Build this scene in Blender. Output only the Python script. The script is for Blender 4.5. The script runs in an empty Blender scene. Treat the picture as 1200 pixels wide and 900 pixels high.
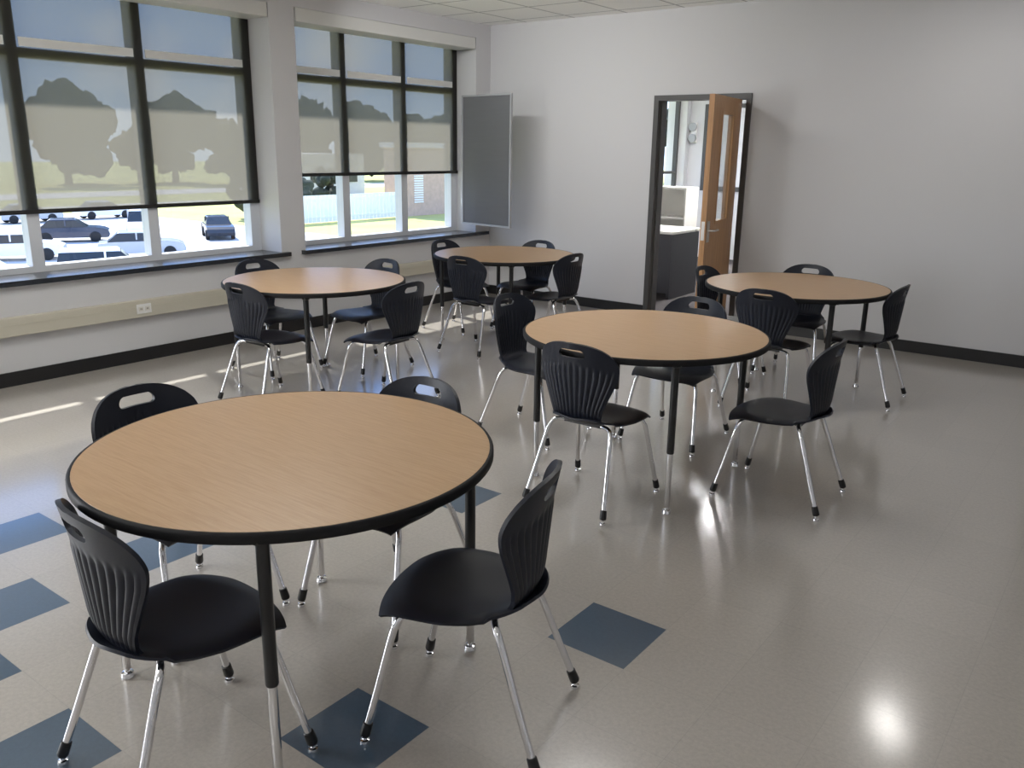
import bpy, bmesh, math, random
from mathutils import Vector, Matrix, noise
random.seed(7)
scene = bpy.context.scene
COL = scene.collection

# ------------------------------------------------------------------ materials
def new_mat(name):
    m = bpy.data.materials.new(name); m.use_nodes = True
    nt = m.node_tree
    return m, nt, nt.nodes['Principled BSDF']

def pmat(name, col, rough=.5, metal=0., bump=0., bscale=60., var=0., coat=0., spec=None):
    m, nt, b = new_mat(name)
    b.inputs['Base Color'].default_value = (*col, 1)
    b.inputs['Roughness'].default_value = rough
    b.inputs['Metallic'].default_value = metal
    b.inputs['Coat Weight'].default_value = coat
    if spec is not None: b.inputs['Specular IOR Level'].default_value = spec
    tc = nt.nodes.new('ShaderNodeTexCoord')
    n = nt.nodes.new('ShaderNodeTexNoise'); n.inputs['Scale'].default_value = bscale
    n.inputs['Detail'].default_value = 4
    nt.links.new(tc.outputs['Object'], n.inputs['Vector'])
    if var > 0:
        r = nt.nodes.new('ShaderNodeMix'); r.data_type = 'RGBA'
        r.inputs[6].default_value = (*[c*(1-var) for c in col], 1)
        r.inputs[7].default_value = (*[min(1, c*(1+var)) for c in col], 1)
        nt.links.new(n.outputs['Fac'], r.inputs[0]); nt.links.new(r.outputs[2], b.inputs['Base Color'])
    if bump > 0:
        bp = nt.nodes.new('ShaderNodeBump'); bp.inputs['Strength'].default_value = bump
        bp.inputs['Distance'].default_value = .002
        nt.links.new(n.outputs['Fac'], bp.inputs['Height']); nt.links.new(bp.outputs[0], b.inputs['Normal'])
    return m

M = {}
M['wall'] = pmat('wall_paint', (.64, .64, .655), .75, bump=.15, bscale=90, var=.01)
M['ceil_room'] = pmat('plain_ceiling', (.8, .8, .8), .8)
M['black_sill'] = pmat('black_stone_sill', (.03, .034, .042), .22, var=.3)
M['base'] = pmat('black_rubber_base', (.013, .013, .014), .4)
M['beige'] = pmat('beige_metal', (.56, .53, .44), .45, var=.02)
M['cream'] = pmat('cream_metal', (.70, .68, .62), .5)
M['casset'] = pmat('pale_grey_cassette', (.70, .70, .68), .5)
M['chair'] = pmat('navy_black_plastic', (.0085, .011, .020), .43, bump=.12, bscale=500, spec=.4)
M['chrome'] = pmat('chrome', (.78, .78, .8), .1, 1.)
M['black'] = pmat('black_plastic', (.01, .01, .011), .4)
M['edge'] = pmat('black_edge_band', (.009, .009, .01), .6, spec=.25)
M['blackleg'] = pmat('black_powder_coat', (.012, .012, .013), .35)
M['doorframe'] = pmat('dark_bronze_paint', (.065, .063, .062), .45)
M['white'] = pmat('white_plastic', (.8, .8, .78), .4)
M['greyframe'] = pmat('grey_aluminium', (.36, .37, .39), .4)
M['steel'] = pmat('brushed_steel', (.6, .58, .55), .3, 1.)
M['darkcab'] = pmat('dark_laminate', (.03, .03, .035), .4)
M['carpet'] = pmat('carpet', (.045, .038, .038), .95, var=.6, bscale=40)
M['hem'] = pmat('hem_bar_black', (.015, .015, .015), .5)
M['brick'] = pmat('brick_far', (.62, .43, .33), .9, var=.2, bscale=3)
M['fence'] = pmat('white_fence', (.92, .91, .88), .6)
M['asphalt'] = pmat('asphalt', (.58, .57, .55), .9, var=.12, bscale=.5)
M['concrete'] = pmat('pale_concrete', (.7, .68, .63), .9, var=.1, bscale=2)
M['grass'] = pmat('grass', (.46, .46, .15), .95, var=.4, bscale=.25)
M['leaf'] = pmat('foliage', (.035, .045, .028), .9, var=.5, bscale=1.5)
M['bark'] = pmat('bark', (.1, .08, .06), .9)
M['carglass'] = pmat('car_glass', (.03, .035, .04), .1)
M['tyre'] = pmat('tyre', (.02, .02, .02), .8)
M['yellow'] = pmat('yellow_sign', (.8, .55, .02), .5)

def frame_mat(name, zsplit):  # frame colour darkened above the shade hem, imitating backlit shadow
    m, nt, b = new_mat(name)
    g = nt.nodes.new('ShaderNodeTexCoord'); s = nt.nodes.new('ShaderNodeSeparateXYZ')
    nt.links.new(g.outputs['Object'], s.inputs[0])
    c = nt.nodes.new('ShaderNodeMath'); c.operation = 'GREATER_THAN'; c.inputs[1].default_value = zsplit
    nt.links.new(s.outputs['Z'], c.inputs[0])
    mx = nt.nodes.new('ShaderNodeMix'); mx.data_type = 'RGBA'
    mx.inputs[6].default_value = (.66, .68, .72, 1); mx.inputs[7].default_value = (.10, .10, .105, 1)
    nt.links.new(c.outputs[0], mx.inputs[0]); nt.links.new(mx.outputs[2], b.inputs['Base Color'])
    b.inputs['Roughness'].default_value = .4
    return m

def ceiling_mat():
    m, nt, b = new_mat('acoustic_ceiling_tile')
    g = nt.nodes.new('ShaderNodeTexCoord'); s = nt.nodes.new('ShaderNodeSeparateXYZ')
    nt.links.new(g.outputs['Object'], s.inputs[0])
    def line(sock, size, off):
        a = nt.nodes.new('ShaderNodeMath'); a.operation = 'ADD'; a.inputs[1].default_value = off
        nt.links.new(sock, a.inputs[0])
        d = nt.nodes.new('ShaderNodeMath'); d.operation = 'DIVIDE'; d.inputs[1].default_value = size
        nt.links.new(a.outputs[0], d.inputs[0])
        f = nt.nodes.new('ShaderNodeMath'); f.operation = 'FRACT'; nt.links.new(d.outputs[0], f.inputs[0])
        l = nt.nodes.new('ShaderNodeMath'); l.operation = 'LESS_THAN'; l.inputs[1].default_value = .024/size
        nt.links.new(f.outputs[0], l.inputs[0]); return l.outputs[0]
    a = line(s.outputs['X'], .61, 10.03); c = line(s.outputs['Y'], .61, 10.1)
    mx = nt.nodes.new('ShaderNodeMath'); mx.operation = 'MAXIMUM'
    nt.links.new(a, mx.inputs[0]); nt.links.new(c, mx.inputs[1])
    n = nt.nodes.new('ShaderNodeTexNoise'); n.inputs['Scale'].default_value = 120
    nt.links.new(g.outputs['Object'], n.inputs['Vector'])
    cr = nt.nodes.new('ShaderNodeValToRGB')
    cr.color_ramp.elements[0].position = .3; cr.color_ramp.elements[0].color = (.86, .86, .85, 1)
    cr.color_ramp.elements[1].position = .5; cr.color_ramp.elements[1].color = (.94, .94, .93, 1)
    nt.links.new(n.outputs['Fac'], cr.inputs[0])
    mc = nt.nodes.new('ShaderNodeMix'); mc.data_type = 'RGBA'
    nt.links.new(mx.outputs[0], mc.inputs[0]); nt.links.new(cr.outputs[0], mc.inputs[6])
    mc.inputs[7].default_value = (.50, .50, .51, 1)
    nt.links.new(mc.outputs[2], b.inputs['Base Color']); b.inputs['Roughness'].default_value = .85
    return m
M['ceiling'] = ceiling_mat()

TS = .305; TX = -1.17; TY = 2.49
def tile_mat(name, col, lo=.88, hi=1.06):
    m, nt, b = new_mat(name)
    g = nt.nodes.new('ShaderNodeTexCoord'); s = nt.nodes.new('ShaderNodeSeparateXYZ')
    nt.links.new(g.outputs['Object'], s.inputs[0])
    cells = []; lines = []
    for ax, off in (('X', -TX+30.5), ('Y', -TY+30.5)):
        a = nt.nodes.new('ShaderNodeMath'); a.operation = 'ADD'; a.inputs[1].default_value = off
        nt.links.new(s.outputs[ax], a.inputs[0])
        d = nt.nodes.new('ShaderNodeMath'); d.operation = 'DIVIDE'; d.inputs[1].default_value = TS
        nt.links.new(a.outputs[0], d.inputs[0])
        f = nt.nodes.new('ShaderNodeMath'); f.operation = 'FRACT'; nt.links.new(d.outputs[0], f.inputs[0])
        l = nt.nodes.new('ShaderNodeMath'); l.operation = 'LESS_THAN'; l.inputs[1].default_value = .008
        nt.links.new(f.outputs[0], l.inputs[0]); lines.append(l)
        fl = nt.nodes.new('ShaderNodeMath'); fl.operation = 'FLOOR'; nt.links.new(d.outputs[0], fl.inputs[0]); cells.append(fl)
    cx = nt.nodes.new('ShaderNodeCombineXYZ')
    nt.links.new(cells[0].outputs[0], cx.inputs[0]); nt.links.new(cells[1].outputs[0], cx.inputs[1])
    wn = nt.nodes.new('ShaderNodeTexWhiteNoise'); nt.links.new(cx.outputs[0], wn.inputs['Vector'])
    n = nt.nodes.new('ShaderNodeTexNoise'); n.inputs['Scale'].default_value = 70; n.inputs['Detail'].default_value = 6
    n.inputs['Roughness'].default_value = .75
    nt.links.new(g.outputs['Object'], n.inputs['Vector'])
    sp = nt.nodes.new('ShaderNodeValToRGB')
    sp.color_ramp.elements[0].position = .32; sp.color_ramp.elements[0].color = (*[c*lo for c in col], 1)
    sp.color_ramp.elements[1].position = .62; sp.color_ramp.elements[1].color = (*[c*hi for c in col], 1)
    nt.links.new(n.outputs['Fac'], sp.inputs[0])
    mr = nt.nodes.new('ShaderNodeMapRange'); mr.inputs[3].default_value = .97; mr.inputs[4].default_value = 1.025
    nt.links.new(wn.outputs['Value'], mr.inputs[0])
    vm = nt.nodes.new('ShaderNodeVectorMath'); vm.operation = 'SCALE'
    nt.links.new(sp.outputs[0], vm.inputs[0]); nt.links.new(mr.outputs[0], vm.inputs['Scale'])
    mxl = nt.nodes.new('ShaderNodeMath'); mxl.operation = 'MAXIMUM'
    nt.links.new(lines[0].outputs[0], mxl.inputs[0]); nt.links.new(lines[1].outputs[0], mxl.inputs[1])
    ms = nt.nodes.new('ShaderNodeMath'); ms.operation = 'MULTIPLY'; ms.inputs[1].default_value = .15
    nt.links.new(mxl.outputs[0], ms.inputs[0])
    mc = nt.nodes.new('ShaderNodeMix'); mc.data_type = 'RGBA'
    nt.links.new(ms.outputs[0], mc.inputs[0]); nt.links.new(vm.outputs[0], mc.inputs[6])
    mc.inputs[7].default_value = (.10, .095, .09, 1)
    nt.links.new(mc.outputs[2], b.inputs['Base Color'])
    b.inputs['Roughness'].default_value = .28
    n3 = nt.nodes.new('ShaderNodeTexNoise'); n3.inputs['Scale'].default_value = 5; n3.inputs['Detail'].default_value = 0
    nt.links.new(g.outputs['Object'], n3.inputs['Vector'])
    bp = nt.nodes.new('ShaderNodeBump'); bp.inputs['Strength'].default_value = .12; bp.inputs['Distance'].default_value = .002
    nt.links.new(n3.outputs['Fac'], bp.inputs['Height']); nt.links.new(bp.outputs[0], b.inputs['Normal'])
    b.inputs['Specular IOR Level'].default_value = .6
    b.inputs['Coat Weight'].default_value = 1.; b.inputs['Coat Roughness'].default_value = .135
    return m
M['tile'] = tile_mat('waxed_floor_tile', (.435, .403, .362))
M['bluetile'] = tile_mat('blue_floor_tile', (.062, .100, .148), .9, 1.06)

def wood_mat(name, c1, c2, rough, stretch=(1.2, 22, 22), scale=3., spec=.5):
    m, nt, b = new_mat(name)
    g = nt.nodes.new('ShaderNodeTexCoord'); mp = nt.nodes.new('ShaderNodeMapping')
    mp.inputs['Scale'].default_value = stretch
    nt.links.new(g.outputs['Object'], mp.inputs[0])
    n = nt.nodes.new('ShaderNodeTexNoise'); n.inputs['Scale'].default_value = scale; n.inputs['Detail'].default_value = 8
    n.inputs['Roughness'].default_value = .65; n.inputs['Distortion'].default_value = .4
    nt.links.new(mp.outputs[0], n.inputs['Vector'])
    cr = nt.nodes.new('ShaderNodeValToRGB')
    cr.color_ramp.elements[0].position = .33; cr.color_ramp.elements[0].color = (*c2, 1)
    cr.color_ramp.elements[1].position = .6; cr.color_ramp.elements[1].color = (*c1, 1)
    nt.links.new(n.outputs['Fac'], cr.inputs[0]); nt.links.new(cr.outputs[0], b.inputs['Base Color'])
    b.inputs['Roughness'].default_value = rough; b.inputs['Specular IOR Level'].default_value = spec
    return m
M['oak'] = wood_mat('oak_laminate', (.51, .33, .18), (.44, .272, .14), .34, (2, 40, 40), 4, .4)
M['dooroak'] = wood_mat('stained_oak', (.52, .28, .12), (.39, .20, .08), .35, (14, 14, .8))

def glass_mat(name, refl):
    m = bpy.data.materials.new(name); m.use_nodes = True; nt = m.node_tree; nt.nodes.clear()
    o = nt.nodes.new('ShaderNodeOutputMaterial'); t = nt.nodes.new('ShaderNodeBsdfTransparent')
    gl = nt.nodes.new('ShaderNodeBsdfGlossy'); gl.inputs['Roughness'].default_value = .02
    t.inputs[0].default_value = (.93, .95, .95, 1)
    mx = nt.nodes.new('ShaderNodeMixShader'); mx.inputs[0].default_value = refl
    nt.links.new(t.outputs[0], mx.inputs[1]); nt.links.new(gl.outputs[0], mx.inputs[2]); nt.links.new(mx.outputs[0], o.inputs[0])
    return m
M['glass'] = glass_mat('clear_glass', .05)
M['doorglass'] = glass_mat('door_glass', .25)

def shade_mat(name, openness, dif, trans):
    m = bpy.data.materials.new(name); m.use_nodes = True; nt = m.node_tree; nt.nodes.clear()
    o = nt.nodes.new('ShaderNodeOutputMaterial'); t = nt.nodes.new('ShaderNodeBsdfTransparent')
    d = nt.nodes.new('ShaderNodeBsdfDiffuse'); tr = nt.nodes.new('ShaderNodeBsdfTranslucent')
    g = nt.nodes.new('ShaderNodeTexCoord'); n = nt.nodes.new('ShaderNodeTexNoise'); mp = nt.nodes.new('ShaderNodeMapping')
    mp.inputs['Scale'].default_value = (1, 60, 8); n.inputs['Scale'].default_value = 4; n.inputs['Detail'].default_value = 4
    nt.links.new(g.outputs['Object'], mp.inputs[0]); nt.links.new(mp.outputs[0], n.inputs['Vector'])
    mr = nt.nodes.new('ShaderNodeMapRange'); mr.inputs[3].default_value = openness*.82; mr.inputs[4].default_value = openness*1.18
    nt.links.new(n.outputs['Fac'], mr.inputs[0])
    d.inputs[0].default_value = (*dif, 1); tr.inputs[0].default_value = (*trans, 1)
    ad = nt.nodes.new('ShaderNodeMixShader'); ad.inputs[0].default_value = .5
    nt.links.new(d.outputs[0], ad.inputs[1]); nt.links.new(tr.outputs[0], ad.inputs[2])
    mx = nt.nodes.new('ShaderNodeMixShader')
    nt.links.new(mr.outputs[0], mx.inputs[0])
    nt.links.new(ad.outputs[0], mx.inputs[1]); nt.links.new(t.outputs[0], mx.inputs[2]); nt.links.new(mx.outputs[0], o.inputs[0])
    return m
M['shade'] = shade_mat('solar_shade_fabric', .12, (.06, .06, .06), (.255, .237, .205))
M['screen'] = shade_mat('grey_mesh_screen', .20, (.27, .28, .30), (.25, .25, .25))

def emis(name, col, s):
    m = bpy.data.materials.new(name); m.use_nodes = True; nt = m.node_tree; nt.nodes.clear()
    o = nt.nodes.new('ShaderNodeOutputMaterial'); e = nt.nodes.new('ShaderNodeEmission')
    e.inputs[0].default_value = (*col, 1); e.inputs[1].default_value = s
    nt.links.new(e.outputs[0], o.inputs[0]); return m

# ------------------------------------------------------------------ mesh helpers
def mk(name, verts, faces, mats, smooth=False, parent=None, loc=None):
    me = bpy.data.meshes.new(name); me.from_pydata(verts, [], faces); me.update()
    for m in (mats if isinstance(mats, (list, tuple)) else [mats]): me.materials.append(m)
    if smooth:
        me.shade_smooth()
        me.set_sharp_from_angle(angle=math.radians(40))
    ob = bpy.data.objects.new(name, me); COL.objects.link(ob)
    if parent: ob.parent = parent
    if loc: ob.location = loc
    return ob

def boxgeo(b, V=None, F=None):
    x0, x1, y0, y1, z0, z1 = b
    V = V if V is not None else []; F = F if F is not None else []
    o = len(V)
    V += [(x0, y0, z0), (x1, y0, z0), (x1, y1, z0), (x0, y1, z0), (x0, y0, z1), (x1, y0, z1), (x1, y1, z1), (x0, y1, z1)]
    F += [tuple(o+i for i in f) for f in ((3, 2, 1, 0), (4, 5, 6, 7), (0, 1, 5, 4), (1, 2, 6, 5), (2, 3, 7, 6), (3, 0, 4, 7))]
    return V, F

def boxes(name, bl, mat, parent=None, loc=None, bevel=0):
    V, F = [], []
    for b in bl: boxgeo(b, V, F)
    ob = mk(name, V, F, mat, parent=parent, loc=loc)
    if bevel:
        md = ob.modifiers.new('bevel', 'BEVEL'); md.width = bevel; md.segments = 2; md.limit_method = 'ANGLE'
    return ob
def each(name, bl, mat, parent=None, bevel=0):
    return [boxes(name, [b], mat, parent=parent, bevel=bevel) for b in bl]

def rings(name, ringlist, mats, parent=None, cap=True, matidx=None, smooth=True):
    n = len(ringlist[0]); V = [v for r in ringlist for v in r]; F = []
    for i in range(len(ringlist)-1):
        for j in range(n):
            F.append((i*n+j, i*n+(j+1) % n, (i+1)*n+(j+1) % n, (i+1)*n+j))
    if cap:
        F.append(tuple(reversed(range(n)))); F.append(tuple((len(ringlist)-1)*n+j for j in range(n)))
    ob = mk(name, V, F, mats, parent=parent)
    if smooth:
        ob.data.shade_smooth(); ob.data.set_sharp_from_angle(angle=math.radians(38))
    return ob

def sweep_rings(pts, radii, n=12):
    pts = [Vector(p) for p in pts]; R = []
    up = None
    for i, p in enumerate(pts):
        t = (pts[min(i+1, len(pts)-1)]-pts[max(i-1, 0)]).normalized()
        if up is None:
            a = Vector((0, 0, 1)) if abs(t.z) < .9 else Vector((0, 1, 0))
            up = (a-t*a.dot(t)).normalized()
        else: up = (up-t*up.dot(t)).normalized()
        s = t.cross(up)
        r = radii[i] if isinstance(radii, (list, tuple)) else radii
        R.append([tuple(p+(up*math.cos(2*math.pi*k/n)+s*math.sin(2*math.pi*k/n))*r) for k in range(n)])
    return R

def catmull(P, sub=5):
    P = [Vector(p) for p in P]; Q = [P[0]*2-P[1]]+P+[P[-1]*2-P[-2]]; out = []
    for i in range(1, len(Q)-2):
        for k in range(sub):
            t = k/sub
            out.append(.5*((2*Q[i])+(Q[i+1]-Q[i-1])*t+(2*Q[i-1]-5*Q[i]+4*Q[i+1]-Q[i+2])*t*t+(3*Q[i]-Q[i-1]-3*Q[i+1]+Q[i+2])*t**3))
    out.append(P[-1]); return out

def cyl_rings(x, y, zr, n=20):
    return [[(x+r*math.cos(2*math.pi*k/n), y+r*math.sin(2*math.pi*k/n), z) for k in range(n)] for z, r in zr]

def empty(name, loc, rot=0):
    e = bpy.data.objects.new(name, None); COL.objects.link(e); e.location = loc; e.rotation_euler = (0, 0, rot)
    e.empty_display_size = .1; return e

def tag(ob, label, cat, group=None, kind=None):
    ob['label'] = label; ob['category'] = cat
    if group: ob['group'] = group
    if kind: ob['kind'] = kind
def struct(ob, label, cat):
    ob['kind'] = 'structure'; ob['label'] = label; ob['category'] = cat

# ------------------------------------------------------------------ room
XW, YB, ZC = -6.23, 7.79, 2.94
XR, YN = 3.0, -3.6
XO = XW-.40
i0 = math.floor((XO-TX)/TS); i1 = math.ceil((XR-TX)/TS); j0 = math.floor((YN-TY)/TS); j1 = math.ceil((YB-TY)/TS)
xs = [TX+i*TS for i in range(i0, i1+1)]; ys = [TY+j*TS for j in range(j0, j1+1)]
xs = [min(max(x, XO), XR) for x in xs]; ys = [min(max(y, YN), YB+.06) for y in ys]
V = [(x, y, 0) for y in ys for x in xs]; F = []; mi = []
blue = {(-1, -1), (-2, -4), (-5, 1), (-4, -6), (-7, -5), (-6, -6), (-7, -3), (-9, -4), (-1, -7), (-12, -7), (-9, -8)}
for j in range(len(ys)-1):
    for i in range(len(xs)-1):
        a = j*len(xs)+i; F.append((a, a+1, a+1+len(xs), a+len(xs))); mi.append(1 if (i+i0, j+j0) in blue else 0)
fl = mk('floor', V, F, [M['tile'], M['bluetile']])
for p, k in zip(fl.data.polygons, mi): p.material_index = k
struct(fl, 'waxed beige vinyl tile floor with scattered blue accent tiles', 'floor')
cl = boxes('ceiling', [(XO, XR+.1, YN-.1, YB+.12, ZC, ZC+.12)], M['ceiling']); struct(cl, 'white acoustic tile ceiling in a metal grid', 'ceiling')

WIN = [dict(y0=-2.9, y1=.62, m=[-2.0, -1.13, -.25], sb=1.18),
       dict(y0=1.0, y1=4.83, m=[1.94, 2.87, 3.80], sb=1.18),
       dict(y0=5.10, y1=7.54, m=[5.87, 6.69], sb=1.40)]
ZS, ZT = .69, 2.79
bl = [(XO, XW, YN, YB, 0, ZS), (XO, XW, YN, YB, ZT, ZC)]
prev = YN
for w in WIN: bl.append((XO, XW, prev, w['y0'], ZS, ZT)); prev = w['y1']
bl.append((XO, XW, prev, YB, ZS, ZT))
struct(boxes('wall_left', bl, M['wall']), 'light grey painted window wall with deep reveals', 'wall')
DX0, DX1, DZ = -4.17, -3.18, 2.165
bl = [(XO, DX0, YB, YB+.12, 0, ZC), (DX1, XR, YB, YB+.12, 0, ZC), (DX0, DX1, YB, YB+.12, DZ, ZC)]
struct(boxes('wall_back', bl, M['wall']), 'light grey painted wall with a doorway', 'wall')
struct(boxes('wall_right', [(XR, XR+.1, YN, YB, 0, ZC)], M['wall']), 'plain light grey painted wall', 'wall')
struct(boxes('wall_front', [(XO, XR, YN-.1, YN, 0, ZC)], M['wall']), 'plain light grey painted wall', 'wall')
struct(boxes('baseboard_left', [(XW, XW+.012, YN, YB, 0, .10)], M['base']), 'black rubber cove base', 'baseboard')
struct(boxes('baseboard_back', [(XW+.012, DX0, YB-.012, YB, 0, .10), (DX1, XR, YB-.012, YB, 0, .10)], M['base']), 'black rubber cove base', 'baseboard')

wn = 0
for w in WIN:
    wn += 1
    y0, y1, zb = w['y0'], w['y1'], .73
    fx0, fx1 = XO+.02, XO+.12
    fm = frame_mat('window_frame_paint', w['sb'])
    MW = .044
    bl = [(fx0, fx1, y0, y0+.09, zb, ZT), (fx0, fx1, y1-.10, y1, zb, ZT), (fx0, fx1, y0+.09, y1-.10, zb, zb+.045), (fx0, fx1, y0+.09, y1-.10, ZT-.06, ZT)]
    for m in w['m']: bl.append((fx0, fx1, m-MW, m+MW, zb+.045, ZT-.06))
    ed = [y0+.04]+w['m']+[y1-.05]
    for a, b in zip(ed[:-1], ed[1:]):
        bl.append((fx0+.01, fx1-.005, a+MW, b-MW, 2.215, 2.28))
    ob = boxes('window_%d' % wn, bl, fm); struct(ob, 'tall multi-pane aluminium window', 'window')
    g = mk('glass', [(fx0+.04, y0+.05, zb+.02), (fx0+.04, y1-.05, zb+.02), (fx0+.04, y1-.05, ZT-.03), (fx0+.04, y0+.05, ZT-.03)], [(0, 1, 2, 3)], M['glass'], parent=ob)
    each('pale_transom', [(fx1+.020, fx1+.026, a+MW+.005, b-MW-.005, 2.285, 2.345) for a, b in zip(ed[:-1], ed[1:])], M['casset'], parent=ob)  # pale strips added in front of the shade to imitate bright bands
    se = y1+.07 if wn < 3 else YB-.06
    s = boxes('trim_%d' % wn, [(XO+.02, XW+.001, y0+.001, y1-.001, ZS, zb), (XW, XW+.045, y0-.05, se, ZS+.004, zb)], M['black_sill'])
    struct(s, 'black stone window sill', 'window sill')
    if wn == 1: continue
    e = empty('roller_shade', (fx1+.016, (y0+y1)/2, ZT))
    tag(e, 'translucent grey-tan solar roller shade lowered over the window', 'window shade')
    h = (y1-y0)/2-.012
    sb = w['sb']
    mk('shade_fabric', [(0, -h, sb-ZT), (0, h, sb-ZT), (0, h, -.06), (0, -h, -.06)], [(0, 1, 2, 3)], M['shade'], parent=e)
    boxes('hem_bar', [(-.006, .010, -h, h, sb-ZT-.03, sb-ZT)], M['hem'], parent=e)
    boxes('shade_cassette', [(-.010, .27, -h, h, -.115, -.002)], M['casset'], parent=e, bevel=.006)

# raceway + outlet
rc = empty('cable_raceway', (XW+.001, 2.2, .42))
tag(rc, 'beige metal surface cable raceway along the window wall', 'raceway')
boxes('raceway_body', [(0, .055, -5.7, 5.53, -.065, .065)], M['beige'], parent=rc, bevel=.004)
boxes('raceway_seam', [(.055, .058, -5.7, 5.53, .012, .018)], M['beige'], parent=rc)
for yy in (3.45,):
    o = empty('wall_outlet', (XW+.057, yy, .42)); tag(o, 'white duplex electrical outlet set in the beige raceway', 'outlet')
    boxes('cover_plate', [(0, .005, -.06, .06, -.037, .037)], M['white'], parent=o, bevel=.002)
    each('socket', [(.005, .008, -.045, -.008, -.016, .016), (.005, .008, .008, .045, -.016, .016)], M['cream'], parent=o)
    each('slot', [(.008, .009, c-.006, c-.003, -.006, .006) for c in (-.026, .027)]+[(.008, .009, c+.003, c+.006, -.006, .006) for c in (-.026, .027)], M['black'], parent=o)

ang = math.atan2(-.10, .75)
hp = empty('hinged_screen_panel', (XW+.01, 7.30, .84), ang)
tag(hp, 'grey mesh panel in thin metal frame standing open beside window', 'screen panel')
boxes('panel_frame', [(0, .018, -.012, .012, 0, 1.35), (.732, .75, -.012, .012, 0, 1.35), (.018, .732, -.012, .012, 0, .018), (.018, .732, -.012, .012, 1.332, 1.35)], M['greyframe'], parent=hp)
boxes('mesh_sheet', [(.018, .732, -.003, .003, .018, 1.332)], M['screen'], parent=hp)
each('hinge', [(-.012, .0, -.012, .012, .2, .28), (-.012, .0, -.012, .012, 1.07, 1.15)], M['steel'], parent=hp)

# door frame + leaf
df = boxes('trim_4', [(DX0, DX0+.05, YB-.02, YB+.14, 0, DZ), (DX1-.05, DX1, YB-.02, YB+.14, 0, DZ), (DX0+.05, DX1-.05, YB-.02, YB+.14, DZ-.05, DZ),
                      (DX0+.05, DX0+.065, YB+.04, YB+.14, 0, DZ-.05), (DX1-.065, DX1-.05, YB+.04, YB+.14, 0, DZ-.05)], M['doorframe'])
struct(df, 'dark bronze steel door frame', 'door frame')
th = math.radians(180+98.5)
LW, LT, LH = .89, .045, 2.10
door = empty('door_1', (DX1-.128, YB-.035, .008), th); struct(door, 'stained oak door with a narrow glass lite, standing open', 'door')
la, lb, lz0, lz1 = .24, .60, 1.04, 1.96
boxes('door_leaf', [(0, la, 0, LT, 0, LH), (lb, LW, 0, LT, 0, LH), (la, lb, 0, LT, 0, lz0), (la, lb, 0, LT, lz1, LH)], M['dooroak'], parent=door)
boxes('lite_frame', [(la-.02, la+.006, -.003, LT+.003, lz0-.02, lz1+.02), (lb-.006, lb+.02, -.003, LT+.003, lz0-.02, lz1+.02),
                     (la+.006, lb-.006, -.003, LT+.003, lz0-.02, lz0+.008), (la+.006, lb-.006, -.003, LT+.003, lz1-.008, lz1+.02)], M['dooroak'], parent=door)
boxes('door_glass', [(la+.003, lb-.003, LT-.006, LT-.001, lz0, lz1)], M['doorglass'], parent=door)
hd = empty('door_handle', (LW-.065, LT/2, .98)); hd.parent = door
for s in (-1, 1):
    b = s*LT/2
    boxes('escutcheon', [(-.028, .028, min(b, b+s*.012), max(b, b+s*.012), -.10, .08)], M['steel'], parent=hd, bevel=.003)
    rings('lever', sweep_rings(catmull([(0, b, 0), (0, b+s*.045, 0), (-.02, b+s*.06, 0), (-.12, b+s*.06, 0)], 4), .009, 10), M['steel'], parent=hd)
boxes('latch_plate', [(LW, LW+.003, .008, LT-.008, .90, 1.06)], M['steel'], parent=door)
each('hinge', [(-.012, .0, -.006, .012, z, z+.11) for z in (.2, 1.0, 1.8)], M['steel'], parent=door)

# adjoining room
YF = 12.85
WY0, WY1 = 11.0, 12.72
struct(boxes('floor_adjoining_room', [(XO, -.5, YB+.06, YF, -.05, 0.0)], M['carpet']), 'dark patterned carpet of the adjoining room', 'floor')
struct(boxes('ceiling_adjoining_room', [(XO, -.5, YB+.12, YF, ZC, ZC+.1)], M['ceil_room']), 'white ceiling of the adjoining room', 'ceiling')
struct(boxes('wall_adjoining_room', [(XO, -.5, YF, YF+.1, 0, ZC), (-.5, -.4, YB, YF, 0, ZC),
    (XO+.2, XW, YB+.12, WY0, 0, ZC), (XO+.2, XW, WY1, YF, 0, ZC), (XO+.2, XW, WY0, WY1, 0, .95), (XO+.2, XW, WY0, WY1, 2.6, ZC)], M['wall']), 'pale painted walls of the adjoining room', 'wall')
fa, fb = XO+.22, XO+.28
bl = [(fa, fb, WY0, WY0+.06, .95, 2.6), (fa, fb, WY1-.06, WY1, .95, 2.6), (fa, fb, 11.85, 11.9, .95, 2.6), (fa, fb, WY0+.06, WY1-.06, .95, 1.0), (fa, fb, WY0+.06, WY1-.06, 2.54, 2.6), (fa, fb, WY0+.06, WY1-.06, 1.30, 1.34)]
struct(boxes('window_4', bl, M['doorframe']), 'dark framed window of the adjoining room', 'window')
fw = boxes('window_5', [(-5.98, -5.93, YF-.03, YF, 1.05, 2.35), (-5.15, -5.08, YF-.03, YF, 1.05, 2.35), (-5.93, -5.15, YF-.03, YF, 1.05, 1.12), (-5.93, -5.15, YF-.03, YF, 2.29, 2.35), (-5.55, -5.5, YF-.03, YF, 1.12, 2.29)], M['doorframe'])
struct(fw, 'dark framed interior window', 'window')
el = empty('emergency_light', (-6.15, YF-.001, 1.93)); tag(el, 'white emergency light with two round heads on the wall', 'emergency light')
boxes('housing', [(-.05, .05, -.04, 0, -.16, .16)], M['white'], parent=el, bevel=.01)
for z in (-.085, .085):
    r = rings('lamp_head', [[(.065*k*math.cos(2*math.pi*i/18), y, z+.065*k*math.sin(2*math.pi*i/18)) for i in range(18)] for y, k in ((-.03, .7), (-.06, 1), (-.09, 1), (-.095, .8))], M['greyframe'], parent=el)
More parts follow.
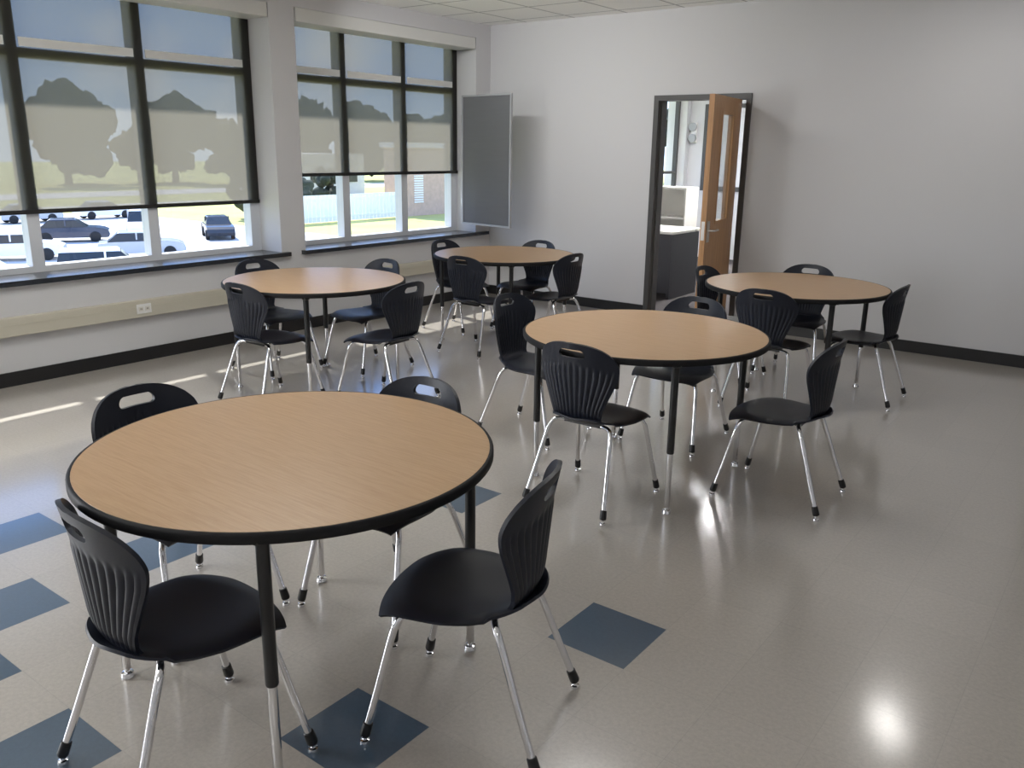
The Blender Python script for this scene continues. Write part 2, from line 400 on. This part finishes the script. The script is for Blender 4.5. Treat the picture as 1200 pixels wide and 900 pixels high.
cb = empty('office_desk', (-4.75, 9.15, 0)); tag(cb, 'dark laminate desk with pale top', 'desk')
boxes('side_panel', [(-.35, -.31, -.35, .35, 0, .74)], M['darkcab'], parent=cb)
boxes('side_panel', [(.31, .35, -.35, .35, 0, .74)], M['darkcab'], parent=cb)
boxes('front_panel', [(-.31, .31, -.34, -.31, .06, .74)], M['darkcab'], parent=cb)
boxes('desk_top', [(-.38, .38, -.38, .38, .74, .77)], M['cream'], parent=cb, bevel=.004)
hb = empty('storage_shelf', (-5.35, 10.3, 0)); tag(hb, 'cream metal open shelf unit against the wall', 'shelf')
boxes('frame', [(-.45, -.43, -.18, .18, 0, 1.2), (.43, .45, -.18, .18, 0, 1.2), (-.43, .43, .165, .18, 0, 1.2)], M['cream'], parent=hb)
each('shelf_board', [(-.43, .43, -.18, .165, z, z+.025) for z in (.05, .42, .8, 1.175)], M['cream'], parent=hb)

# ------------------------------------------------------------------ added ceiling fill panels and downlight
LA = emis('troffer_lens_bright', (1.0, .985, .965), 15)
LENS = emis('troffer_lens', (1.0, .985, .965), 9.5)
LENS2 = emis('office_troffer_lens', (1, 1, 1), 115)
for k, (x, y, L) in enumerate([(-4.2, 3.1, LA), (-2.6, 4.1, LENS), (-3.0, -.9, LENS), (.4, -1.6, LENS), (-4.2, 10.2, LENS2)]):  # unseen panels added to brighten this room and the next
    e = empty('ceiling_light', (x, y, ZC)); tag(e, 'recessed rectangular ceiling light with white frame', 'ceiling light', 'ceiling troffer lights')
    boxes('light_frame', [(-.3, .3, -.6, -.57, -.02, 0), (-.3, .3, .57, .6, -.02, 0), (-.3, -.27, -.57, .57, -.02, 0), (.27, .3, -.57, .57, -.02, 0)], M['white'], parent=e)
    boxes('light_lens', [(-.27, .27, -.57, .57, -.012, -.002)], L, parent=e)
DL = emis('downlight_lens', (1, .97, .93), 26)
e = empty('downlight', (-1.13, 6.75, ZC), math.radians(37)); tag(e, 'small rectangular recessed ceiling downlight', 'ceiling light')
boxes('light_lens', [(-.11, .11, -.22, .22, -.012, -.002)], DL, parent=e)
boxes('trim_ring', [(-.14, -.111, -.25, .25, -.02, -.001), (.111, .14, -.25, .25, -.02, -.001), (-.111, .111, -.25, -.221, -.02, -.001), (-.111, .111, .221, .25, -.02, -.001)], M['white'], parent=e)

# ------------------------------------------------------------------ tables
def build_table():
    root = empty('round_table', (0, 0, 0))
    R = .615; n = 96
    top = rings('tabletop', cyl_rings(0, 0, [(.735, R-.004), (.757, R-.004), (.760, R-.007)], n), M['oak'], parent=root)
    rings('edge_band', cyl_rings(0, 0, [(.735, R-.004), (.731, R-.004), (.729, R-.002), (.730, R+.003), (.734, R+.006), (.753, R+.006), (.758, R+.003), (.7602, R-.002), (.7595, R-.006), (.757, R-.004)], n), M['edge'], parent=root, cap=False)
    for sx in (-1, 1):
        for sy in (-1, 1):
            x, y = sx*.38, sy*.40
            boxes('mounting_plate', [(sx*.37-.06, sx*.37+.06, sy*.39-.06, sy*.39+.06, .727, .735)], M['blackleg'], parent=root)
            lg = rings('leg', cyl_rings(x, y, [(.727, .024), (.715, .024), (.711, .0175), (.305, .0175), (.30, .016)], 20), M['blackleg'], parent=root)
            rings('leg_insert', cyl_rings(x, y, [(.302, .0135), (.035, .0135), (.03, .011)], 18), M['chrome'], parent=lg)
            rings('leg_glide', cyl_rings(x, y, [(.035, .008), (.02, .009), (.018, .018), (.004, .021), (.0, .019)], 18), M['chrome'], parent=lg)
    return root

def copy_tree(root, loc, rot, label, extra=None):
    c = root.copy(); COL.objects.link(c); c.location = loc; c.rotation_euler = (0, 0, rot); c['label'] = label
    def rec(src, dst):
        for ch in src.children:
            k = ch.copy(); COL.objects.link(k); k.parent = dst; k.matrix_parent_inverse = ch.matrix_parent_inverse.copy()
            rec(ch, k)
    rec(root, c); return c

TAB = {'A': (-2.02, 1.56), 'B': (-2.02, 3.80), 'C': (-4.62, 3.85), 'D': (-4.57, 5.93), 'E': (-1.98, 5.91)}
t0 = build_table()
bpy.context.view_layer.update()
tl = 'round oak-laminate table with black edge and adjustable chrome-footed legs'
tag(t0, tl, 'table', 'round classroom tables')
first = True
for k, (x, y) in TAB.items():
    if first: t0.location = (x, y, 0); first = False
    else: copy_tree(t0, (x, y, 0), 0, tl)

# ------------------------------------------------------------------ chair
def lerp_tab(T, x):
    if x <= T[0][0]: return T[0][1]
    for (a, fa), (b, fb) in zip(T[:-1], T[1:]):
        if x <= b:
            t = (x-a)/(b-a)
            return fa+(fb-fa)*t
    return T[-1][1]

def fixnorm(ob):
    bm = bmesh.new(); bm.from_mesh(ob.data); bmesh.ops.recalc_face_normals(bm, faces=bm.faces); bm.to_mesh(ob.data); bm.free()

def bake(ob, sharp=45):
    bpy.context.view_layer.update()
    dg = bpy.context.evaluated_depsgraph_get()
    me = bpy.data.meshes.new_from_object(ob.evaluated_get(dg))
    ob.modifiers.clear(); ob.data = me
    fixnorm(ob)
    ob.data.shade_smooth(); ob.data.set_sharp_from_angle(angle=math.radians(sharp))

def build_chair():
    root = empty('school_chair', (0, 0, 0))
    nx, ny = 33, 33; V = []
    WT = [(-1, .140), (-.8, .162), (-.4, .202), (0, .22), (.5, .23), (1, .23)]
    for j in range(ny):
        t = -1+2*j/(ny-1)
        for i in range(nx):
            s = -1+2*i/(nx-1)
            k = .55
            a = s*math.sqrt(1-k*t*t/2); b = t*math.sqrt(1-k*s*s/2)
            w = lerp_tab(WT, b/.86 if abs(b) < .86 else math.copysign(1, b))
            x = a*w; y = .012+b*.228
            rr = min(1, s*s+(t+.15)**2)
            z = .441-.021*(1-rr)**1.3-.016*abs(s)**7*(1 if t > -.6 else .3)
            if t > .35: z -= .030*((t-.35)/.65)**2.4
            if t < -.55: z += .022*((-t-.55)/.45)**2
            V.append((x, y, z))
    F = [(j*nx+i, j*nx+i+1, (j+1)*nx+i+1, (j+1)*nx+i) for j in range(ny-1) for i in range(nx-1)]
    seat = mk('seat', V, F, M['chair'], parent=root)
    md = seat.modifiers.new('s', 'SOLIDIFY'); md.thickness = .009; md.offset = -1
    bake(seat, 50)
    ZW = [(.428, .124), (.46, .127), (.50, .138), (.55, .158), (.60, .179), (.64, .195), (.67, .203), (.695, .206), (.72, .203), (.74, .195), (.755, .185), (.77, .172), (.782, .156), (.792, .139), (.80, .120), (.806, .099), (.811, .074), (.814, .047), (.815, .02)]
    ZY = [(.428, -.150), (.440, -.174), (.46, -.187), (.50, -.196), (.60, -.206), (.70, -.216), (.815, -.240)]
    zs = [.428+.012*i/3 for i in range(3)]+[.440+(.765-.440)*i/26 for i in range(26)]+[.765, .772, .779, .785, .790, .795, .799, .803, .806, .809, .811, .813, .8142, .815]
    nu = 141; V = []
    for z in zs:
        w = lerp_tab(ZW, z); y = lerp_tab(ZY, z)
        for i in range(nu):
            u = -1+2*i/(nu-1)
            x = w*math.sin(u*math.pi/2)*.35+w*u*.65
            ztop = .722-.035*abs(u)
            msk = max(0, min(1, (z-.462)/.02))*max(0, min(1, (ztop-z)/.022))
            m2 = max(0, min(1, (.93-abs(u))/.05))
            rib = .0034*math.cos(u*math.pi*15)*msk*m2
            yy = y+.062*(x/.2)**2 + rib
            V.append((x, yy, z))
    n = nu
    F = [(j*n+i, j*n+i+1, (j+1)*n+i+1, (j+1)*n+i) for j in range(len(zs)-1) for i in range(n-1)]
    back = mk('backrest', V, F, M['chair'], parent=root)
    md = back.modifiers.new('s', 'SOLIDIFY'); md.thickness = .013; md.offset = 0
    bake(back, 50)
    P = []
    for k in range(32):
        a = 2*math.pi*k/32; c = .046 if math.cos(a) > 0 else -.046
        X = c+.022*math.cos(a)
        P.append((X, .761+.0195*math.sin(a)+.009*(1-(X/.068)**2)))
    cut = rings('cut', [[(x, -.42, z) for x, z in P], [(x, -.08, z) for x, z in P]], M['chair'], smooth=False)
    fixnorm(cut)
    bo = back.modifiers.new('b', 'BOOLEAN'); bo.operation = 'DIFFERENCE'; bo.object = cut; bo.solver = 'EXACT'
    bake(back, 50)
    bpy.data.objects.remove(cut)
    boxes('frame_rail', [(-.10, .10, .105, .135, .398, .412), (-.10, .10, -.115, -.085, .398, .412), (-.012, .012, -.10, .12, .400, .412)], M['blackleg'], parent=root)
    for sx in (-1, 1):
        for fr in (1, -1):
            if fr == 1: K = [(.05, .115, .404), (.125, .128, .405), (.165, .142, .399), (.185, .156, .375), (.195, .170, .33), (.213, .205, .18), (.231, .242, .03)]
            else: K = [(.05, -.095, .404), (.115, -.108, .405), (.150, -.122, .399), (.166, -.138, .375), (.175, -.156, .33), (.196, -.208, .18), (.217, -.262, .03)]
            K = [(sx*a, b, c) for a, b, c in K]
            lg = rings('leg', sweep_rings(catmull(K, 5), .0108, 14), M['chrome'], parent=root)
            a, b = Vector(K[-2]), Vector(K[-1]); d = (b-a).normalized()
            p0 = b-d*.038; p1 = b-d*.036; p2 = b-d*.0; p3 = b+d*.006
            R = sweep_rings([p0, p1, p2, p3], [.0118, .0145, .0158, .0135], 16)
            x, y, _ = p3
            R2 = cyl_rings(x, y, [(.024, .007), (.012, .007), (.010, .0135), (.002, .0145), (0, .013)], 16)
            rings('leg_boot', R, M['black'], parent=lg)
            rings('leg_glide', R2, M['chrome'], parent=lg)
    return root

CH = {
 'A1': (-1.92, 1.08, 84), 'A2': (-1.42, 1.71, 199), 'A3': (-2.60, 1.52, 2), 'A4': (-2.09, 2.04, 272),
 'B1': (-2.03, 3.36, 91), 'B2': (-1.325, 3.98, 181), 'B3': (-2.83, 3.99, 2), 'B4': (-2.12, 4.43, 270),
 'C1': (-4.58, 3.41, 90), 'C2': (-4.02, 3.93, 184), 'C3': (-5.23, 3.95, 0), 'C4': (-4.75, 4.44, 266),
 'D1': (-4.45, 5.43, 90), 'D2': (-4.10, 6.0, 178), 'D3': (-5.17, 6.02, 0), 'D4': (-4.68, 6.42, 270),
 'E1': (-1.95, 5.45, 90), 'E2': (-1.52, 6.04, 180), 'E3': (-2.5, 5.98, 0), 'E4': (-2.12, 6.43, 272)}
c0 = build_chair()
LBL = 'black-navy plastic school chair with chrome legs at a round table'
tag(c0, LBL, 'chair', 'school chairs around the tables')
first = True
for k, (x, y, a) in CH.items():
    rot = math.radians(a-90)
    lab = 'black-navy plastic school chair with chrome legs, angled at its table' if k == 'A2' else LBL
    if first: c0.location = (x, y, 0); c0.rotation_euler = (0, 0, rot); c0['label'] = lab; first = False
    else: copy_tree(c0, (x, y, 0), rot, lab)

# ------------------------------------------------------------------ exterior
K = 1.32
GZ = 1.65-4.65*K
def flat(name, x0, x1, y0, y1, t, mat): return boxes(name, [(x0*K, x1*K, y0*K, y1*K, GZ+t-.02, GZ+t)], mat)
g = boxes('lawn', [(-290, -7.6, -150, 260, GZ-.2, GZ)], M['grass']); tag(g, 'sunlit grass lawn outside the windows', 'grass', kind='stuff')
a = flat('parking_lot', -58, -16, -25, 31, .02, M['asphalt']); tag(a, 'grey asphalt parking lot outside the windows', 'parking lot')
a = flat('road', -84, -76, -110, 180, .02, M['asphalt']); tag(a, 'grey road beyond the lawn', 'road')
a = flat('sidewalk', -66, -64.5, -60, 44, .02, M['concrete']); tag(a, 'pale concrete sidewalk beside the parking lot', 'sidewalk')
ev = boxes('trim_5', [(-7.435, XO, YN, 14, ZC-.02, ZC+.14)], M['concrete']); struct(ev, 'projecting concrete eave above the windows', 'eave')

def car(name, x, y, rot, paint, suv=False, label=''):
    e = empty(name, (x*K, y*K, GZ+.02), rot)
    h = .25 if suv else 0
    prof = [(-2.25, .32), (-2.28, .62), (-2.2, .85+h*.6), (-1.5, .93+h*.6), (.95, .95+h*.4), (1.5, .92+h*.4), (1.9, .86+h*.4), (2.2, .72), (2.27, .5), (2.2, .3)]
    V = []; F = []
    lay = [(-.86, .96), (-.9, 1), (.9, 1), (.86, .96)]
    for w, s in lay: V += [(px*s, w, .3+(pz-.3)*s) for px, pz in prof]
    n = len(prof)
    for l in range(3):
        for i in range(n): F.append((l*n+i, l*n+(i+1) % n, (l+1)*n+(i+1) % n, (l+1)*n+i))
    F.append(tuple(range(n))); F.append(tuple(reversed(range(3*n, 4*n))))
    body = mk('car_body', V, F, paint, parent=e)
    md = body.modifiers.new('b', 'BEVEL'); md.width = .06; md.segments = 2; md.limit_method = 'ANGLE'; md.angle_limit = rd(40)
    zt = 1.42+h*1.3; rb = -2.0 if suv else -1.2; rw = -2.18 if suv else -1.75
    z0 = .93+h*.4
    def fr(x0, x1, x2, x3, za, zb, wa, wb, nm, mt):
        V = [(x0, -wa, za), (x1, -wa, za), (x1, wa, za), (x0, wa, za), (x2, -wb, zb), (x3, -wb, zb), (x3, wb, zb), (x2, wb, zb)]
        o = mk(nm, V, [(3, 2, 1, 0), (4, 5, 6, 7), (0, 1, 5, 4), (1, 2, 6, 5), (2, 3, 7, 6), (3, 0, 4, 7)], mt, parent=e)
        md = o.modifiers.new('b', 'BEVEL'); md.width = .03; md.segments = 2
    fr(rw, 1.05, rb, .35, z0-.02, zt-.04, .84, .68, 'car_window', M['carglass'])
    fr(rb-.02, .37, rb+.08, .25, zt-.05, zt+.03, .71, .60, 'car_roof', paint)
    boxes('pillar', [(-.3, -.22, -.80, .80, z0, zt-.03)], paint, parent=e)
    for wx in (-1.4, 1.4):
        for sy in (-1, 1):
            rings('wheel', [[(wx+r*math.cos(2*math.pi*k/20), yy, .33+r*math.sin(2*math.pi*k/20)) for k in range(20)] for yy, r in ((sy*.70, .31), (sy*.72, .33), (sy*.9, .33), (sy*.93, .29))], M['tyre'], parent=e)
    tag(e, label, 'car'); return e
PW = pmat('white_car_paint', (.92, .92, .92), .25, coat=.5); PB = pmat('dark_blue_car_paint', (.03, .045, .08), .2, coat=.5)
PK = pmat('black_car_paint', (.03, .03, .035), .2, coat=.5); PG = pmat('silver_car_paint', (.5, .52, .54), .25, coat=.5)
rd = math.radians
car('car', -42.2, 20.3, rd(60), PB, label='dark blue sedan parked in the lot')
car('car', -42.2, 23.9, rd(-29), PW, True, 'white utility car facing the building in the lot')
car('car', -27.2, 14.3, rd(62), PW, True, 'tall white utility car parked near the building')
car('car', -31.5, 11.0, rd(62), PW, True, 'white utility car parked near the building')
car('car', -37.0, 15.6, rd(60), PW, label='white sedan parked in the lot')
car('car', -34.3, 19.4, rd(60), PG, label='silver sedan parked close to a white one')
car('car', -38.9, 26.2, rd(-29), PK, label='black hatchback parked in the lot')
car('car', -54, 19.0, rd(85), PW, True, 'white utility car at the far side of the lot')
car('car', -54, 23.6, rd(85), PG, label='silver sedan parked in the lot')
car('car', -54, 28.2, rd(85), PW, label='white sedan parked at the far side of the lot')

def ext(name, x, y, lab, cat):
    e = empty(name, (x*K, y*K, GZ)); e.scale = (K, K, K); tag(e, lab, cat); return e
fn = ext('white_fence', -42, 38.5, 'white slatted vinyl fence beside the lawn', 'fence')
boxes('fence_panel', [(-.02, .02, -7+.32*i, -7+.32*i+.28, .05, 1.7) for i in range(36)], M['fence'], parent=fn)
each('fence_rail', [(.02, .06, -7, 4.5, .3, .4), (.02, .06, -7, 4.5, 1.4, 1.5)], M['fence'], parent=fn)
bd = ext('brick_building', -42, 57, 'low tan brick building with white trim', 'building')
boxes('brick_wall', [(-2.2, 0, -13.6, 16, 0, 4.6)], M['brick'], parent=bd)
boxes('roof_edge', [(-2.4, .2, -13.8, 16.2, 4.6, 4.95)], M['fence'], parent=bd)
boxes('louver', [(0, .06, -12.9, -12.0, .9+.16*i, 1.0+.16*i) for i in range(12)], M['fence'], parent=bd)
b2 = ext('pale_building', -66, 60, 'pale flat-roofed building behind the fence', 'building')
boxes('building_wall', [(-9, 0, -6, 2, 0, 3.9)], M['concrete'], parent=b2)
boxes('window_band', [(0, .06, -5, 1, 1.2, 2.2)], M['carglass'], parent=b2)
sg = ext('yellow_sign', -40.5, 41.5, 'small yellow diamond road sign on a post', 'sign')
boxes('sign_post', [(-.04, .04, -.04, .04, 0, 2.0)], M['steel'], parent=sg)
mk('sign_plate', [(.06, 0, 1.7), (.06, .25, 1.95), (.06, 0, 2.2), (.06, -.25, 1.95)], [(0, 1, 2, 3)], M['yellow'], parent=sg)

def tree(x, y, s, hgt):
    e = ext('tree', x, y, 'leafy green tree beyond the lawn', 'tree'); e['group'] = 'trees along the road'
    rings('trunk', sweep_rings([(0, 0, 0), (.1*s/5, 0, hgt*.25), (0, .1*s/5, hgt*.6)], [.07*s, .05*s, .035*s], 10), M['bark'], parent=e)
    bm = bmesh.new()
    for k in range(18):
        a = random.random()*6.28; rr = random.random()*s*.8; r = s*(.2+.18*random.random())
        zz = max(hgt*(.3+.55*random.random())-rr*.25, r*1.3+.4)
        c = Vector((rr*math.cos(a), rr*math.sin(a), zz))
        res = bmesh.ops.create_icosphere(bm, subdivisions=3, radius=r, matrix=Matrix.Translation(c))
        for v in res['verts']:
            d = (v.co-c)
            v.co += d.normalized()*r*.5*(noise.noise(v.co*1.3+Vector((x, y, 0)))+.5*noise.noise(v.co*3.1))
    me = bpy.data.meshes.new('crown'); bm.to_mesh(me); bm.free(); me.materials.append(M['leaf'])
    o = bpy.data.objects.new('crown', me); COL.objects.link(o); o.parent = e
for (x, y, s, h) in [(-100, 25, 5.2, 8), (-101, 36.5, 5.8, 9), (-99, 48, 6.2, 11), (-97, 60, 6.0, 11), (-92, 73, 6.2, 11.5), (-92, 85, 6, 11), (-88, 96.5, 6, 11),
                     (-80, 108, 5.5, 11), (-60, 82, 5.5, 11.5), (-55, 93, 5.5, 12), (-104, 14.5, 5, 8), (-67, 114, 5.8, 13), (-52, 107, 5.6, 12), (-88.5, 62, 3.6, 7.5),
                     (-47, 34.5, 1.6, 3.2), (-48, 38.2, 1.7, 3.3), (-48, 42, 1.6, 3.4)]:
    tree(x, y, s, h)

# ------------------------------------------------------------------ light
sun = bpy.data.lights.new('sun', 'SUN'); sun.energy = 10; sun.angle = math.radians(1.4); sun.color = (1, .96, .9)
so = bpy.data.objects.new('sun', sun); COL.objects.link(so)
so.rotation_euler = Vector((.92, -.22, -1)).to_track_quat('-Z', 'Y').to_euler()
al = bpy.data.lights.new('window_daylight', 'AREA'); al.shape = 'RECTANGLE'; al.size = 3.2; al.size_y = 1.8; al.energy = 215; al.color = (1, .995, .985)  # added fill lamp in the unseen bay, brightening walls and ceiling
ao = bpy.data.objects.new('window_daylight', al); COL.objects.link(ao); ao.location = (XW-.12, -1.14, 1.75)
ao.rotation_euler = Vector((1, .15, .42)).to_track_quat('-Z', 'Z').to_euler()
wl = bpy.data.lights.new('wall_washer', 'AREA'); wl.shape = 'RECTANGLE'; wl.size = 1.8; wl.size_y = .12; wl.energy = 13; wl.spread = math.radians(120)  # unseen lamp added to brighten the left of the back wall
wo = bpy.data.objects.new('wall_washer', wl); COL.objects.link(wo); wo.location = (-4.9, 5.3, ZC-.07)
wo.rotation_euler = Vector((-.05, 1, -.42)).to_track_quat('-Z', 'Z').to_euler()

w = bpy.data.worlds.new('World'); scene.world = w; w.use_nodes = True; nt = w.node_tree
bg = nt.nodes['Background']; tc = nt.nodes.new('ShaderNodeTexCoord'); sx = nt.nodes.new('ShaderNodeSeparateXYZ')
nt.links.new(tc.outputs['Generated'], sx.inputs[0])
cr = nt.nodes.new('ShaderNodeValToRGB'); nt.links.new(sx.outputs['Z'], cr.inputs[0])
cr.color_ramp.elements[0].position = 0.02; cr.color_ramp.elements[0].color = (.62, .78, 1, 1)
cr.color_ramp.elements[1].position = .2; cr.color_ramp.elements[1].color = (.24, .44, .95, 1)
nz = nt.nodes.new('ShaderNodeTexNoise'); nz.inputs['Scale'].default_value = 5; nz.inputs['Detail'].default_value = 8
nt.links.new(tc.outputs['Generated'], nz.inputs['Vector'])
c2 = nt.nodes.new('ShaderNodeValToRGB'); nt.links.new(nz.outputs['Fac'], c2.inputs[0])
c2.color_ramp.elements[0].position = .52; c2.color_ramp.elements[1].position = .72
mx = nt.nodes.new('ShaderNodeMix'); mx.data_type = 'RGBA'
nt.links.new(c2.outputs[0], mx.inputs[0]); nt.links.new(cr.outputs[0], mx.inputs[6]); mx.inputs[7].default_value = (1, 1, 1, 1)
nt.links.new(mx.outputs[2], bg.inputs[0]); bg.inputs[1].default_value = 2.5

# ------------------------------------------------------------------ camera
f = 995; p = math.radians(15.5); az = math.radians(37.0); roll = .014
Rh = Vector((math.cos(az), math.sin(az), 0)); Fh = Vector((-math.sin(az), math.cos(az), 0)); Z = Vector((0, 0, 1))
Fw = Fh*math.cos(p)-Z*math.sin(p); Up = Fh*math.sin(p)+Z*math.cos(p)
R2 = (Rh+Up*roll).normalized(); U2 = (Up-Rh*roll).normalized()
cam = bpy.data.cameras.new('camera'); co = bpy.data.objects.new('camera', cam); COL.objects.link(co)
m = Matrix((R2, U2, -Fw)).transposed().to_4x4(); m.translation = Vector((0, 0, 1.65)); co.matrix_world = m
cam.sensor_width = 36; cam.lens = f/1200*36; cam.clip_start = .05; cam.clip_end = 700
scene.camera = co
scene.view_settings.view_transform = 'Standard'
scene.view_settings.look = 'None'
scene.view_settings.exposure = 0
